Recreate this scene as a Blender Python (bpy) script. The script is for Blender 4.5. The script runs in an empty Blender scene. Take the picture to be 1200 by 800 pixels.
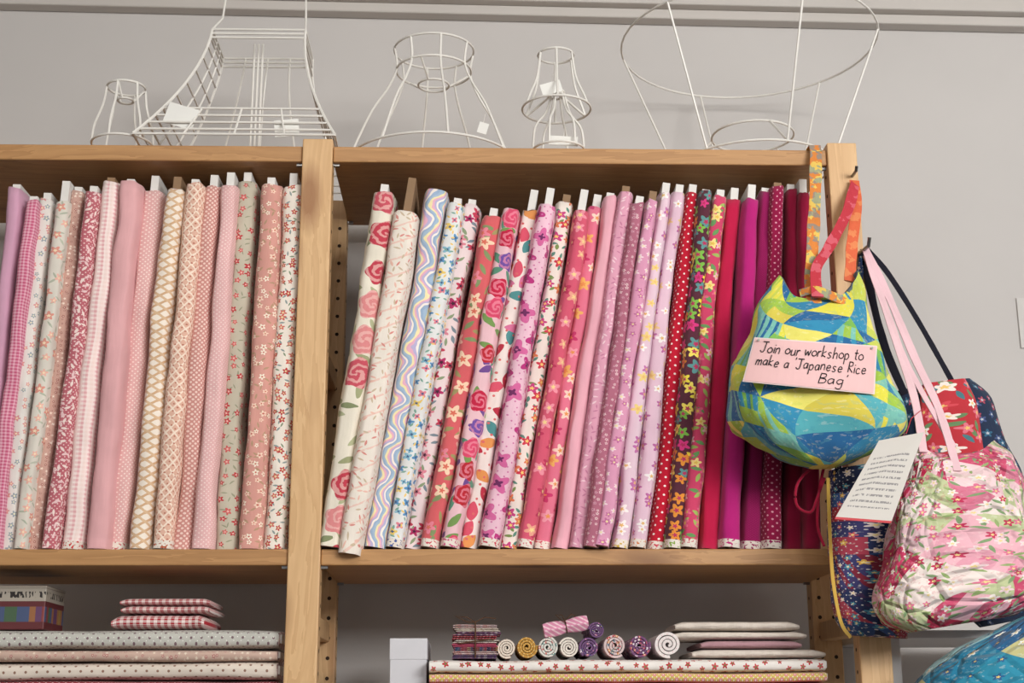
import bpy, math, random
from mathutils import Vector, Matrix, noise
random.seed(7)
F=1667.0
CAM=Vector((0,-2.1,1.35))
ROT=Matrix.Rotation(math.radians(-1.7),3,'Z')@Matrix.Rotation(math.radians(90+14.8),3,'X')@Matrix.Rotation(math.radians(-0.22),3,'Z')
# survey helper: photograph measurement -> world position on the real depth plane Y
def P(px,py,Y):
    d=ROT@Vector(((px-600)/F,(400-py)/F,-1))
    return CAM+d*((Y-CAM.y)/d.y)
def SC(px,py,Y): return (P(px+1,py,Y)-P(px,py,Y)).length
def lin(c):
    return tuple(((v/255)/12.92 if v/255<=0.04045 else ((v/255+0.055)/1.055)**2.4) for v in c)+(1,)
# ------------------------------------------------------------ node helpers
class NB:
    def __init__(s,name):
        m=bpy.data.materials.new(name); m.use_nodes=True; s.m=m; s.nt=m.node_tree
        s.b=s.nt.nodes['Principled BSDF']; s.tc=s.nt.nodes.new('ShaderNodeTexCoord')
    def n(s,t,**k):
        x=s.nt.nodes.new(t)
        for a,b in k.items(): setattr(x,a,b)
        return x
    def put(s,sock,v):
        if hasattr(v,'is_output'): s.nt.links.new(v,sock)
        else: sock.default_value=v
    def M(s,op,a,b=0.0,c=0.0):
        x=s.n('ShaderNodeMath',operation=op); s.put(x.inputs[0],a); s.put(x.inputs[1],b); s.put(x.inputs[2],c); return x.outputs[0]
    def V(s,op,a,b):
        x=s.n('ShaderNodeVectorMath',operation=op); s.put(x.inputs[0],a); s.put(x.inputs[1],b); return x.outputs[0]
    def mix(s,f,a,b,bt='MIX'):
        x=s.n('ShaderNodeMix',data_type='RGBA',blend_type=bt); s.put(x.inputs[0],f); s.put(x.inputs[6],a); s.put(x.inputs[7],b); return x.outputs[2]
    def map(s,v,sc=(1,1,1),rot=0,loc=(0,0,0)):
        x=s.n('ShaderNodeMapping'); s.put(x.inputs[0],v); x.inputs['Scale'].default_value=sc; x.inputs['Rotation'].default_value=(0,0,rot); x.inputs['Location'].default_value=loc; return x.outputs[0]
    def sep(s,v):
        x=s.n('ShaderNodeSeparateXYZ'); s.put(x.inputs[0],v); return x.outputs
    def comb(s,a,b,c):
        x=s.n('ShaderNodeCombineXYZ'); s.put(x.inputs[0],a); s.put(x.inputs[1],b); s.put(x.inputs[2],c); return x.outputs[0]
    def ramp(s,f,cols,interp='CONSTANT'):
        x=s.n('ShaderNodeValToRGB'); r=x.color_ramp; r.interpolation=interp
        k=len(cols)
        r.elements[0].position=0; r.elements[0].color=cols[0]
        r.elements[1].position=(1/k if interp=='CONSTANT' else 1.0/(k-1)) if k>1 else 1; r.elements[1].color=cols[1] if k>1 else cols[0]
        for i in range(2,k):
            e=r.elements.new(i/k if interp=='CONSTANT' else i/(k-1)); e.color=cols[i]
        s.put(x.inputs[0],f); return x.outputs[0]
    def noise(s,v,scale,detail=2,rough=.5):
        x=s.n('ShaderNodeTexNoise'); s.put(x.inputs['Vector'],v); x.inputs['Scale'].default_value=scale; x.inputs['Detail'].default_value=detail; x.inputs['Roughness'].default_value=rough; return x.outputs[0]
    def vor(s,v,rand=1,feature='F1',dist='EUCLIDEAN'):
        x=s.n('ShaderNodeTexVoronoi',voronoi_dimensions='2D',feature=feature,distance=dist) if feature!='DISTANCE_TO_EDGE' else s.n('ShaderNodeTexVoronoi',voronoi_dimensions='2D',feature=feature)
        s.put(x.inputs['Vector'],v); x.inputs['Scale'].default_value=1; x.inputs['Randomness'].default_value=rand; return x.outputs
def rgb(c):
    # dyed cotton: pale colours slightly greyed and softened, strong dyes kept
    g=.3*c[0]+.55*c[1]+.15*c[2]; k=.05+.07*(g/255)
    return lin(tuple(min(250,v*(1-k)+g*k+2) for v in c))
def fabric(name,base,*layers,rough=.92,selv=None,quilt=0,seed=None,wr=.5):
    B=NB(name); uv=B.tc.outputs['UV']
    sd=seed if seed is not None else random.random()*50
    uv=B.map(uv,loc=(sd,sd*.7,0)) 
    col=rgb(base)
    for ly in layers:
        k=ly[0]; a=ly[1:]
        if k=='flower' or k=='rose':
            S,R,cols,cc=a[:4]; n=a[4] if len(a)>4 else 5; rnd=a[5] if len(a)>5 else .75; skip=a[6] if len(a)>6 else 0
            mp=B.map(uv,(S,S,1),loc=(random.random()*9 if k=='flower' else 0,random.random()*9,0))
            vo=B.vor(mp,rnd); d=B.sep(B.V('SUBTRACT',mp,vo['Position'])); cs=B.sep(vo['Color'])
            th=B.M('ARCTAN2',d[1],d[0])
            c=B.M('COSINE',B.M('ADD',B.M('MULTIPLY',th,float(n)),B.M('MULTIPLY',cs[1],6.28)))
            amp=.25 if k=='flower' else .1
            Rr=B.M('MULTIPLY',B.M('MULTIPLY_ADD',c,amp,1-amp),B.M('MULTIPLY_ADD',cs[2],.35*R,.65*R) if k=='flower' else B.M('MULTIPLY_ADD',cs[2],.25*R,.75*R))
            mask=B.M('LESS_THAN',vo['Distance'],Rr)
            if skip: mask=B.M('MULTIPLY',mask,B.M('GREATER_THAN',cs[1],skip))
            fc=B.ramp(cs[0],[rgb(q) for q in cols]) if len(cols)>1 else rgb(cols[0])
            if k=='rose':
                wob=B.M('MULTIPLY',B.noise(uv,110,2),7.0)
                sp=B.M('SINE',B.M('ADD',B.M('MULTIPLY',vo['Distance'],19/R*.8),B.M('ADD',wob,B.M('MULTIPLY',th,2.0))))
                sp=B.M('MULTIPLY',B.M('GREATER_THAN',sp,.15),.55)
                fc=B.mix(sp,fc,rgb(cc))
            else:
                fc=B.mix(B.M('LESS_THAN',vo['Distance'],B.M('MULTIPLY',Rr,.36)),fc,rgb(cc))
            col=B.mix(mask,col,fc)
        elif k=='leaf':
            S,L,W,cols=a[:4]
            mp=B.map(uv,(S,S,1),loc=(random.random()*9,random.random()*9,0))
            vo=B.vor(mp,.8)
            cs=B.sep(vo['Color']); ro=B.n('ShaderNodeVectorRotate',rotation_type='Z_AXIS'); B.put(ro.inputs['Vector'],B.V('SUBTRACT',mp,vo['Position'])); B.put(ro.inputs['Angle'],B.M('MULTIPLY',cs[1],6.28))
            d=B.sep(ro.outputs[0])
            e=B.M('ADD',B.M('POWER',B.M('ABSOLUTE',B.M('DIVIDE',d[0],L)),1.5),B.M('POWER',B.M('ABSOLUTE',B.M('DIVIDE',d[1],W)),1.5))
            fc=B.ramp(cs[0],[rgb(q) for q in cols]) if len(cols)>1 else rgb(cols[0])
            col=B.mix(B.M('LESS_THAN',e,1.0),col,fc)
        elif k=='dots':
            S,R,c=a[:3]; rnd=a[3] if len(a)>3 else 0
            mp=B.map(uv,(S,S,1),rot=.785); vo=B.vor(mp,rnd)
            col=B.mix(B.M('LESS_THAN',vo['Distance'],R),col,rgb(c))
        elif k=='gingham':
            S,c=a; d=B.sep(B.map(uv,(S,S,1)))
            f=B.M('ADD',B.M('LESS_THAN',B.M('FRACT',d[0]),.5),B.M('LESS_THAN',B.M('FRACT',d[1]),.5))
            col=B.mix(B.M('MULTIPLY',f,.5),col,rgb(c))
        elif k=='stripe':
            S,w,ang,c=a; d=B.sep(B.map(uv,(S,S,1),rot=ang))
            col=B.mix(B.M('LESS_THAN',B.M('FRACT',d[0]),w),col,rgb(c))
        elif k=='trellis':
            S,w,c=a; d=B.sep(B.map(uv,(S,S*.8,1)))
            g=[B.M('LESS_THAN',B.M('ABSOLUTE',B.M('SUBTRACT',B.M('FRACT',B.M(op,d[0],d[1])),.5)),w) for op in('ADD','SUBTRACT')]
            col=B.mix(B.M('MAXIMUM',g[0],g[1]),col,rgb(c))
        elif k=='wave':
            S,cols=a; d=B.sep(uv); nz=B.noise(uv,25,2)
            f=B.M('FRACT',B.M('ADD',B.M('MULTIPLY',d[0],S),B.M('ADD',B.M('MULTIPLY',B.M('SINE',B.M('MULTIPLY',d[1],110.0)),.35),B.M('MULTIPLY',nz,1.6))))
            col=B.mix(1.0,col,B.ramp(f,[rgb(q) for q in cols]))
        elif k=='tri':
            # pieced patchwork: squares, half-square triangles and strip-pieced blocks
            S,cols,rot=a[:3]; mot=a[3] if len(a)>3 else .3; tr=a[4] if len(a)>4 else .5
            wv=B.noise(uv,7,0)
            mp=B.V('ADD',B.map(uv,(S,S,1),rot=rot),B.comb(B.M('MULTIPLY',wv,.9),B.M('MULTIPLY',wv,-.6),0.0))
            d=B.sep(mp); fx=B.M('FLOOR',d[0]); fy=B.M('FLOOR',d[1]); rx=B.M('FRACT',d[0]); ry=B.M('FRACT',d[1])
            par=B.M('LESS_THAN',B.M('FRACT',B.M('MULTIPLY',B.M('ADD',fx,fy),.5)),.25)
            t1=B.M('GREATER_THAN',B.M('ADD',rx,ry),1.0); t2=B.M('GREATER_THAN',rx,ry)
            tt=B.M('ADD',B.M('MULTIPLY',par,t1),B.M('MULTIPLY',B.M('SUBTRACT',1.0,par),t2))
            w0=B.n('ShaderNodeTexWhiteNoise',noise_dimensions='3D'); B.put(w0.inputs['Vector'],B.comb(B.M('ADD',fx,.5),B.M('ADD',fy,.5),9.5))
            c0=B.sep(w0.outputs['Color'])
            tt=B.M('MULTIPLY',tt,B.M('LESS_THAN',c0[0],tr))
            half=B.M('MULTIPLY',B.M('GREATER_THAN',ry,.5),B.M('GREATER_THAN',c0[1],.6))
            wn=B.n('ShaderNodeTexWhiteNoise',noise_dimensions='3D'); B.put(wn.inputs['Vector'],B.comb(B.M('ADD',fx,.5),B.M('ADD',fy,.5),B.M('ADD',B.M('ADD',tt,.5),B.M('MULTIPLY',half,3.0))))
            cs=B.sep(wn.outputs['Color'])
            pc=B.ramp(cs[0],[rgb(q) for q in cols]); pc2=B.ramp(cs[1],[rgb(q) for q in cols[::-1]])
            st=B.M('LESS_THAN',B.M('FRACT',B.M('MULTIPLY',B.M('ADD',d[0],B.M('MULTIPLY',d[1],B.M('SUBTRACT',cs[2],.5))),2.6)),.4)
            st=B.M('MULTIPLY',st,B.M('GREATER_THAN',cs[2],.75))
            pc=B.mix(st,pc,pc2)
            n2=B.noise(uv,150,3)
            pc=B.mix(B.M('MULTIPLY',B.M('GREATER_THAN',n2,.58),mot),pc,pc2)
            n3=B.noise(uv,190,3); pc=B.mix(B.M('MULTIPLY',B.M('GREATER_THAN',n3,.62),.18),pc,rgb((240,240,225)))
            col=B.mix(1.0,col,pc)
        elif k=='mottle':
            S,c,am=a; col=B.mix(B.M('MULTIPLY',B.M('GREATER_THAN',B.noise(uv,S,3),.53),am),col,rgb(c))
    if selv:
        v=B.sep(B.tc.outputs['UV'])[1]
        nz=B.M('GREATER_THAN',B.noise(B.map(B.tc.outputs['UV'],(1,1,1)),260,1),.58)
        sc=B.mix(nz,lin((228,220,210)),lin(selv))
        col=B.mix(B.M('LESS_THAN',v,.012),col,sc)
    nv=B.noise(uv,14,3); f=B.M('MULTIPLY_ADD',nv,.26,.87)
    col=B.mix(1.0,col,B.comb(f,f,f),'MULTIPLY')
    B.put(B.b.inputs['Base Color'],col)
    B.b.inputs['Roughness'].default_value=rough; B.b.inputs['Specular IOR Level'].default_value=.08
    B.b.inputs['Sheen Weight'].default_value=.12; B.b.inputs['Sheen Roughness'].default_value=.6
    h=B.noise(B.map(uv,(1,.14,1)),60,3)
    h=B.M('ADD',h,B.M('MULTIPLY',B.noise(uv,22,2),1.5))
    h=B.M('ADD',h,B.M('MULTIPLY',B.noise(uv,1800,1),.08))
    if quilt:
        vq=B.vor(B.map(uv,(quilt,quilt,1)),.9,feature='DISTANCE_TO_EDGE')
        nq=B.M('SINE',B.M('MULTIPLY',B.noise(uv,quilt*.5,2),45.0))
        h=B.M('ADD',h,B.M('ADD',B.M('MULTIPLY',B.M('MINIMUM',vq['Distance'],.15),8.0),B.M('MULTIPLY',nq,.4)))
    bp=B.n('ShaderNodeBump'); bp.inputs['Strength'].default_value=wr; bp.inputs['Distance'].default_value=.004
    B.put(bp.inputs['Height'],h); B.put(B.b.inputs['Normal'],bp.outputs[0])
    return B.m
def plain(name,c,rough=.6,metal=0,var=.06,scale=30):
    B=NB(name); nz=B.noise(B.tc.outputs['Object'],scale,3)
    c2=tuple(max(0,v*(1-var*2)) for v in c)
    B.put(B.b.inputs['Base Color'],B.mix(nz,lin(c),lin(c2)))
    B.b.inputs['Roughness'].default_value=rough; B.b.inputs['Metallic'].default_value=metal
    return B.m
def wood(name,axis,c1,c2,c3):
    B=NB(name); o=B.tc.outputs['Object']
    s=[22,22,22]; s[axis]=1.3
    w=B.M('MULTIPLY',B.noise(o,1.7,2),2.2)
    vv=B.V('ADD',B.map(o,tuple(s)),B.comb(w,w,w))
    g=B.noise(vv,1.6,4,.6)
    rings=B.M('FRACT',B.M('MULTIPLY',g,6.0))
    col=B.mix(B.M('MULTIPLY',rings,.5),lin(c1),lin(c2))
    s2=[9,9,9]; s2[axis]=3.2
    x=B.n('ShaderNodeTexVoronoi'); B.put(x.inputs['Vector'],B.map(o,tuple(s2))); x.inputs['Scale'].default_value=1
    rr=B.n('ShaderNodeMapRange'); B.put(rr.inputs[0],x.outputs['Distance']); rr.inputs[1].default_value=.08; rr.inputs[2].default_value=.22; rr.inputs[3].default_value=.75; rr.inputs[4].default_value=0
    col=B.mix(rr.outputs[0],col,lin(c3))
    B.put(B.b.inputs['Base Color'],col); B.b.inputs['Roughness'].default_value=.5
    bp=B.n('ShaderNodeBump'); bp.inputs['Strength'].default_value=.12; B.put(bp.inputs['Height'],g); bp.inputs['Distance'].default_value=.003; B.put(B.b.inputs['Normal'],bp.outputs[0])
    return B.m
# ------------------------------------------------------------ mesh builder
class MB:
    def __init__(s): s.v=[];s.f=[];s.u=[];s.m=[]
    def face(s,idx,uvs,mat=0): s.f.append(idx); s.u.append(uvs); s.m.append(mat)
    def grid(s,rows,uv,closed=True,mat=0,xf=None):
        base=len(s.v); R=len(rows); N=len(rows[0])
        for r in rows:
            for p in r: s.v.append(xf@p if xf else p)
        K=N if closed else N-1
        for i in range(R-1):
            for j in range(K):
                j2=(j+1)%N
                s.face([base+i*N+j,base+i*N+j2,base+(i+1)*N+j2,base+(i+1)*N+j],[uv(i,j),uv(i,j+1),uv(i+1,j+1),uv(i+1,j)],mat)
        return base
    def cap(s,idx,mat=0,uvs=None):
        s.face(list(idx),uvs or [(s.v[i].x,s.v[i].z) for i in idx],mat)
    def box(s,a,b,mat=0,xf=None):
        a=Vector(a);b=Vector(b)
        c=[Vector((x,y,z)) for x in(a.x,b.x) for y in(a.y,b.y) for z in(a.z,b.z)]
        for q,ax in(((0,1,3,2),(1,2)),((4,6,7,5),(1,2)),((0,4,5,1),(0,2)),((2,3,7,6),(0,2)),((0,2,6,4),(0,1)),((1,5,7,3),(0,1))):
            bs=len(s.v)
            for i in q: s.v.append(xf@c[i] if xf else c[i].copy())
            s.face([bs,bs+1,bs+2,bs+3],[(c[i][ax[0]],c[i][ax[1]]) for i in q],mat)
    def tube(s,pts,r,n=6,mat=0,closed=False):
        pts=[Vector(p) for p in pts]; rows=[]; N=len(pts)
        up=None
        for i,p in enumerate(pts):
            if closed: t=pts[(i+1)%N]-pts[i-1]
            else: t=pts[min(i+1,N-1)]-pts[max(i-1,0)]
            if t.length<1e-9: t=Vector((0,0,1))
            t.normalize()
            if up is None:
                up=Vector((0,0,1)) if abs(t.z)<.9 else Vector((0,1,0))
            a=t.cross(up)
            if a.length<1e-4: a=t.cross(Vector((1,0,0)))
            a.normalize(); b=t.cross(a).normalized()
            rows.append([p+a*math.cos(2*math.pi*k/n)*r+b*math.sin(2*math.pi*k/n)*r for k in range(n)])
        if closed: rows.append(rows[0])
        bs=s.grid(rows,lambda i,j:(j*r,i*.01),True,mat)
        if not closed:
            s.cap([bs+k for k in range(n)],mat); s.cap([bs+(len(rows)-1)*n+k for k in range(n)],mat)
    def ribbon(s,pts,w,t=.002,mat=0):
        pts=[Vector(p) for p in pts]; rows=[]; L=[0]
        for i in range(1,len(pts)): L.append(L[-1]+(pts[i]-pts[i-1]).length)
        for i,p in enumerate(pts):
            d=pts[min(i+1,len(pts)-1)]-pts[max(i-1,0)]; d.normalize()
            a=d.cross(Vector((0,-1,0)))
            a.normalize()
            b=d.cross(a).normalized()
            ww=w*(1+.18*noise.noise(Vector((L[i]*30,p.x*9,w*99))))
            rows.append([p+a*ww/2,p+a*ww/4+b*t*.8,p-a*ww/4+b*t*.8,p-a*ww/2,p-a*ww/2-b*t,p+a*ww/2-b*t])
        us=[0,.25*w,.75*w,w,w,0,0]
        bs=s.grid(rows,lambda i,j:(us[j],L[i]),True,mat)
        s.cap([bs+k for k in range(6)],mat); s.cap([bs+(len(rows)-1)*6+k for k in range(6)],mat)
    def obj(s,name,mats,parent=None,smooth=False,bevel=0,sub=0):
        me=bpy.data.meshes.new(name); me.from_pydata([tuple(v) for v in s.v],[],s.f); me.validate(clean_customdata=False)
        ul=me.uv_layers.new(name='UVMap')
        for fi,p in enumerate(me.polygons):
            for k,li in enumerate(p.loop_indices): ul.data[li].uv=s.u[fi][k]
            p.material_index=s.m[fi]; p.use_smooth=smooth
        for m in mats: me.materials.append(m)
        o=bpy.data.objects.new(name,me); bpy.context.scene.collection.objects.link(o)
        if parent: o.parent=parent
        if bevel:
            w=o.modifiers.new('weld','WELD'); w.merge_threshold=.0001
            b=o.modifiers.new('bevel','BEVEL'); b.width=bevel; b.segments=2; b.limit_method='ANGLE'
        return o
def empty(name):
    o=bpy.data.objects.new(name,None); bpy.context.scene.collection.objects.link(o); return o
def cat(pts,n):
    """Catmull-Rom through tuples"""
    out=[]; K=len(pts)
    for i in range(K-1):
        p0=pts[max(i-1,0)];p1=pts[i];p2=pts[i+1];p3=pts[min(i+2,K-1)]
        for k in range(n):
            t=k/n
            out.append(tuple(.5*((2*b)+(-a+c)*t+(2*a-5*b+4*c-d)*t*t+(-a+3*b-3*c+d)*t**3) for a,b,c,d in zip(p0,p1,p2,p3)))
    out.append(tuple(pts[-1])); return out
def nz(x,y,z): return noise.noise(Vector((x,y,z)))
# ------------------------------------------------------------ room
M_wall=plain('wall_paint_grey',(206,203,201),.9,0,.03,3)
M_ceil=plain('ceiling_paint',(200,197,192),.9,0,.03,3)
M_floor=plain('floor_lino',(90,80,72),.5,0,.1,8)
M_trim=plain('trim_paint',(204,199,194),.6,0,.03,6)
def slab(name,a,b,m):
    mb=MB(); mb.box(a,b); return mb.obj(name,[m])
WY=.40
slab('wall_back',(-2.6,WY,0),(2.6,WY+.1,2.85),M_wall)
slab('wall_left',(-2.7,-4.2,0),(-2.6,WY+.1,2.85),M_wall)
slab('wall_right',(2.6,-4.2,0),(2.7,WY+.1,2.85),M_wall)
slab('floor',(-2.7,-4.2,-.1),(2.7,WY+.1,0),M_floor)
slab('ceiling',(-2.7,-4.2,2.85),(2.7,WY+.1,2.95),M_ceil)
# trunking at the head of the wall
mb=MB()
a=P(-300,6,WY); b=P(1500,46,WY)
dx=b.x-a.x; ang=math.atan2(b.z-a.z,dx); xf=Matrix.Translation(Vector((a.x,WY,a.z)))@Matrix.Rotation(-ang,4,'Y')
mb.box((0,-.03,0),(dx,.0,.02),0,xf); mb.box((0,-.05,.02),(dx,.0,.15),0,xf)
mb.obj('trim_1',[M_trim],bevel=.003)
slab('baseboard_back',(-2.6,WY-.015,0),(2.6,WY,.1),M_trim)
# ------------------------------------------------------------ shelving
WV=wood('pine_wood_upright',2,(220,182,134),(190,144,96),(140,88,50))
WH=wood('pine_wood_board',0,(190,144,94),(150,104,62),(104,60,32))
HOLE=plain('hole_dark',(60,42,28),.9)
zT=P(600,173,0).z; zTb=P(600,191,0).z
zS=P(600,643,0).z; zSb=P(600,662,0).z
zL=1.35-.13; DEP=.30
cx0=P(344,480,0).x; cx1=P(381,480,0).x
rx0=P(988,480,0).x; rx1=P(1024,480,0).x
zP=P(372,164,0).z
bayw=rx0-cx1
lx1=cx0-bayw; lx0=lx1-(cx1-cx0)
unit=empty('shelving_unit')
PIN=plain('steel_pin',(150,150,150),.35,1)
for k,(x0,x1) in enumerate(((lx0,lx1),(cx0,cx1),(rx0,rx1))):
    mb=MB()
    mb.box((x0,-.006,0),(x1,.028,zP)); mb.box((x0,DEP-.03,0),(x1,DEP+.004,zP))
    for zz in(.15,.7,1.1,zS-.12,zS+.3): mb.box((x0+.01,.028,zz),(x1-.01,DEP-.03,zz+.03))
    mb.obj('upright_frame_%d'%(k+1),[WV],unit,bevel=.002)
    hb=MB()
    z=.1
    while z<zP-.03:
        n=10
        for cxh,nx in((x0,-1),(x1,1)):
            for yy in(.011,DEP-.013):
                ring=[Vector((cxh+nx*.0006,yy+.003*math.cos(2*math.pi*q/n),z+.003*math.sin(2*math.pi*q/n))) for q in range(n)]
                bs=len(hb.v); hb.v+=ring; hb.cap([bs+q for q in range(n)])
        for xx in(x0+.012,x1-.012):
            ring=[Vector((xx+.0032*math.cos(2*math.pi*q/n),DEP-.0306,z+.0032*math.sin(2*math.pi*q/n))) for q in range(n)]
            bs=len(hb.v); hb.v+=ring; hb.cap([bs+q for q in range(n)])
        z+=.032
    hb.obj('peg_holes_%d'%(k+1),[HOLE],unit)
for k,(x0,x1) in enumerate(((lx1,cx0),(cx1,rx0))):
    for j,(za,zb) in enumerate(((zTb,zT),(zSb,zS),(zL-.025,zL),(.6,.625),(.15,.175))):
        mb=MB(); e=.0005
        mb.box((x0+e,0,za),(x1-e,DEP,zb)); mb.obj('shelf_board_%d_%d'%(k+1,j+1),[WH],unit,bevel=.002)
        pb=MB()
        for xx in(x0+.005,x1-.005):
            for yy in(.011,DEP-.02): pb.box((xx-.005,yy-.003,za-.004),(xx+.005,yy+.003,za))
        pb.obj('shelf_pins_%d_%d'%(k+1,j+1),[PIN],unit)
# ------------------------------------------------------------ bolts
CARD=plain('card_core_white',(232,230,226),.8,0,.03)
CARD2=plain('card_core_brown',(150,120,90),.8,0,.05)
def bolt(mb,L,w,tb,tt,sd,xf,ext=.01,sag=0,flip=1,loose=1.0):
    N=44; H=32; rows=[]; e=.52
    us=[]; acc=0; prev=None
    for k in range(N+1):
        ph=-math.pi/2+2*math.pi*k/N
        t=(tb+tt)/2
        c,s_=math.cos(ph),math.sin(ph)
        x=t/2*math.copysign(abs(c)**e,c); y=w/2*math.copysign(abs(s_)**e,s_)
        if prev: acc+=math.hypot(x-prev[0],y-prev[1])
        us.append(acc); prev=(x,y)
    us=[u if k<=N//2 else u-acc for k,u in enumerate(us)]   # cloth runs unbroken round the front edge
    for i in range(H+1):
        z=L*i/H; f=i/H; t=tb+(tt-tb)*f
        t*=1+.13*nz(sd,z*7,0)
        endp=1-.05*(max(0,1-min(f,1-f)*H/1.5)**2)
        ox=(.0045*nz(sd*3,z*4,7)+.0025*nz(sd*5,z*13,2))*loose; oy=(.009*nz(sd*2,z*6,3)+.004*nz(sd*4,z*17,5))*loose
        r=[]
        for k in range(N):
            ph=-math.pi/2+2*math.pi*k/N; c,s_=math.cos(ph),math.sin(ph)
            x=t/2*endp*math.copysign(abs(c)**e,c); y=w/2*math.copysign(abs(s_)**e,s_)
            lay=.0022 if (flip>0 and 2<=k<=15) or (flip<0 and N-15<=k<=N-2) else 0
            d=(.0024*nz(x*70+sd,y*40,z*11)+.0014*nz(x*50+z*30,sd,z*30))*loose
            x+=math.copysign(lay+d,x) ; y+=oy*(1 if s_<0 else 0)+d*(1 if s_<0 else 0)
            zz=z+(.004*nz(k*.25,sd,i)*loose if i==H else 0)
            if i==0 and s_<-.3: zz-=sag
            r.append(Vector((x+ox,y+w/2,zz)))
        rows.append(r); oxt=ox
    bs=mb.grid(rows,lambda i,j:(us[j]+sd,L*i/H),True,0,xf)
    for i in(0,H):
        ii=[bs+i*N+k for k in range(N)]
        mb.face(ii,[(us[k]*.1,.05) for k in range(N)],2)
    ck=min(.006,tt*.28)
    # card core: projects from the top of the roll
    mb.box((oxt-ck,.010,L-.012),(oxt+ck,w-.02,L+ext),1,xf)
ENDM=fabric('bolt_end_layers',(205,180,178),('stripe',420,.4,0,(160,130,130)))
def brow(name,data,ybot,Y0s):
    e=empty(name); n=len(data)
    for i,(xb,xt,yt,ye,mat) in enumerate(data):
        sp=lambda q:( (data[min(i+1,n-1)][q]-data[max(i-1,0)][q])/(min(i+1,n-1)-max(i-1,0)))
        s0=SC(xb,640,0); s1=SC(xt,yt,0)
        tb=min(sp(0)*s0*1.06,.042); tt=min(sp(1)*s1*1.04,.042)
        Yf=Y0s[i%len(Y0s)]
        b0=P(xb,ybot,Yf); t0=P(xt,yt,Yf)
        b0.z=zS; lean=math.atan2(t0.x-b0.x,t0.z-zS); L=(t0.z-zS)/math.cos(lean)
        dz=abs(math.sin(lean))*tb/2+.0008
        xf=Matrix.Translation(b0+Vector((0,0,dz)))@Matrix.Rotation(lean,4,'Y')
        ext=max(.003,(P(xt,ye,Yf).z-t0.z))+.004 if ye else .004
        mb=MB(); w=random.uniform(.155,.185)
        bolt(mb,L-dz,w,tb,tt,i*1.37+len(name),xf,ext,sag=.012 if (name.endswith('row.001') and i in(1,)) else 0,flip=random.choice((1,-1)))
        mb.obj('bolt_%d'%(i+1),[mat,CARD if random.random()<.82 else CARD2,ENDM],e,smooth=True)
    return e
f=fabric
Lm=[
 f('fabric_lilac',(210,156,184)),
 f('fabric_pink_gingham',(232,174,192),('gingham',200,(202,84,124))),
 f('fabric_white_sprig',(228,222,216),('flower',75,.4,[(150,164,174),(225,150,150)],(250,240,200))),
 f('fabric_mint_floral',(220,214,202),('leaf',60,.4,.09,[(176,182,162),(188,192,172)]),('flower',44,.36,[(228,150,134),(240,182,164)],(250,225,190))),
 f('fabric_rosewood_sprig',(206,162,148),('flower',150,.38,[(238,214,200),(164,96,88)],(250,235,220))),
 f('fabric_raspberry_leaf',(192,100,112),('leaf',105,.5,.2,[(240,218,212),(235,196,198)]),('dots',200,.2,(238,208,206))),
 f('fabric_pink_check',(244,218,212),('stripe',70,.5,0,(232,172,176)),('gingham',150,(248,230,226)),selv=(200,60,60)),
 f('fabric_rose_plain',(226,168,172)),
 f('fabric_blush_pindot',(230,178,176),('dots',200,.22,(250,228,222)),selv=(190,80,90)),
 f('fabric_cream_gold_lattice',(242,230,216),('stripe',84,.3,1.0,(214,172,132)),('stripe',84,.3,-1.0,(220,184,146))),
 f('fabric_peach_lattice',(226,178,156),('trellis',85,.12,(244,222,204)),('dots',130,.16,(190,116,96)),selv=(180,90,60)),
 f('fabric_salmon_scallop',(210,144,136),('dots',190,.32,(242,210,200))),
 f('fabric_pink_small',(232,180,180),('dots',220,.2,(248,222,218))),
 f('fabric_sage_rosebud',(194,186,166),('leaf',80,.33,.08,[(150,152,126)]),('flower',54,.32,[(192,52,62),(212,92,92)],(240,190,180))),
 f('fabric_salmon_flower',(218,154,142),('leaf',70,.33,.1,[(186,150,118)]),('flower',66,.34,[(248,234,214),(244,212,190)],(200,96,84))),
 f('fabric_ivory_cherry',(238,228,216),('leaf',85,.33,.11,[(130,148,118),(140,156,154)]),('flower',70,.4,[(196,52,56),(214,104,92)],(240,220,170))),
]
Ld=[(-28,18,220,216),(-10,36,234,230),(8,52,232,226),(24,72,234,212),(40,90,224,219),(56,108,224,218),(80,128,212,208),(112,152,212,210),(135,180,222,206),(160,203,222,207),(188,227,214,210),(212,249,216,205),(236,268,216,202),(262,289,212,202),(291,316,216,208),(320,342,218,203)]
brow('fabric_bolt_row',[(a,b,c,d,m) for (a,b,c,d),m in zip(Ld,Lm)],643,[.006,.0,.012,.002,.02,.0,.008,.0,.025])
sv=(200,70,90)
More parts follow.
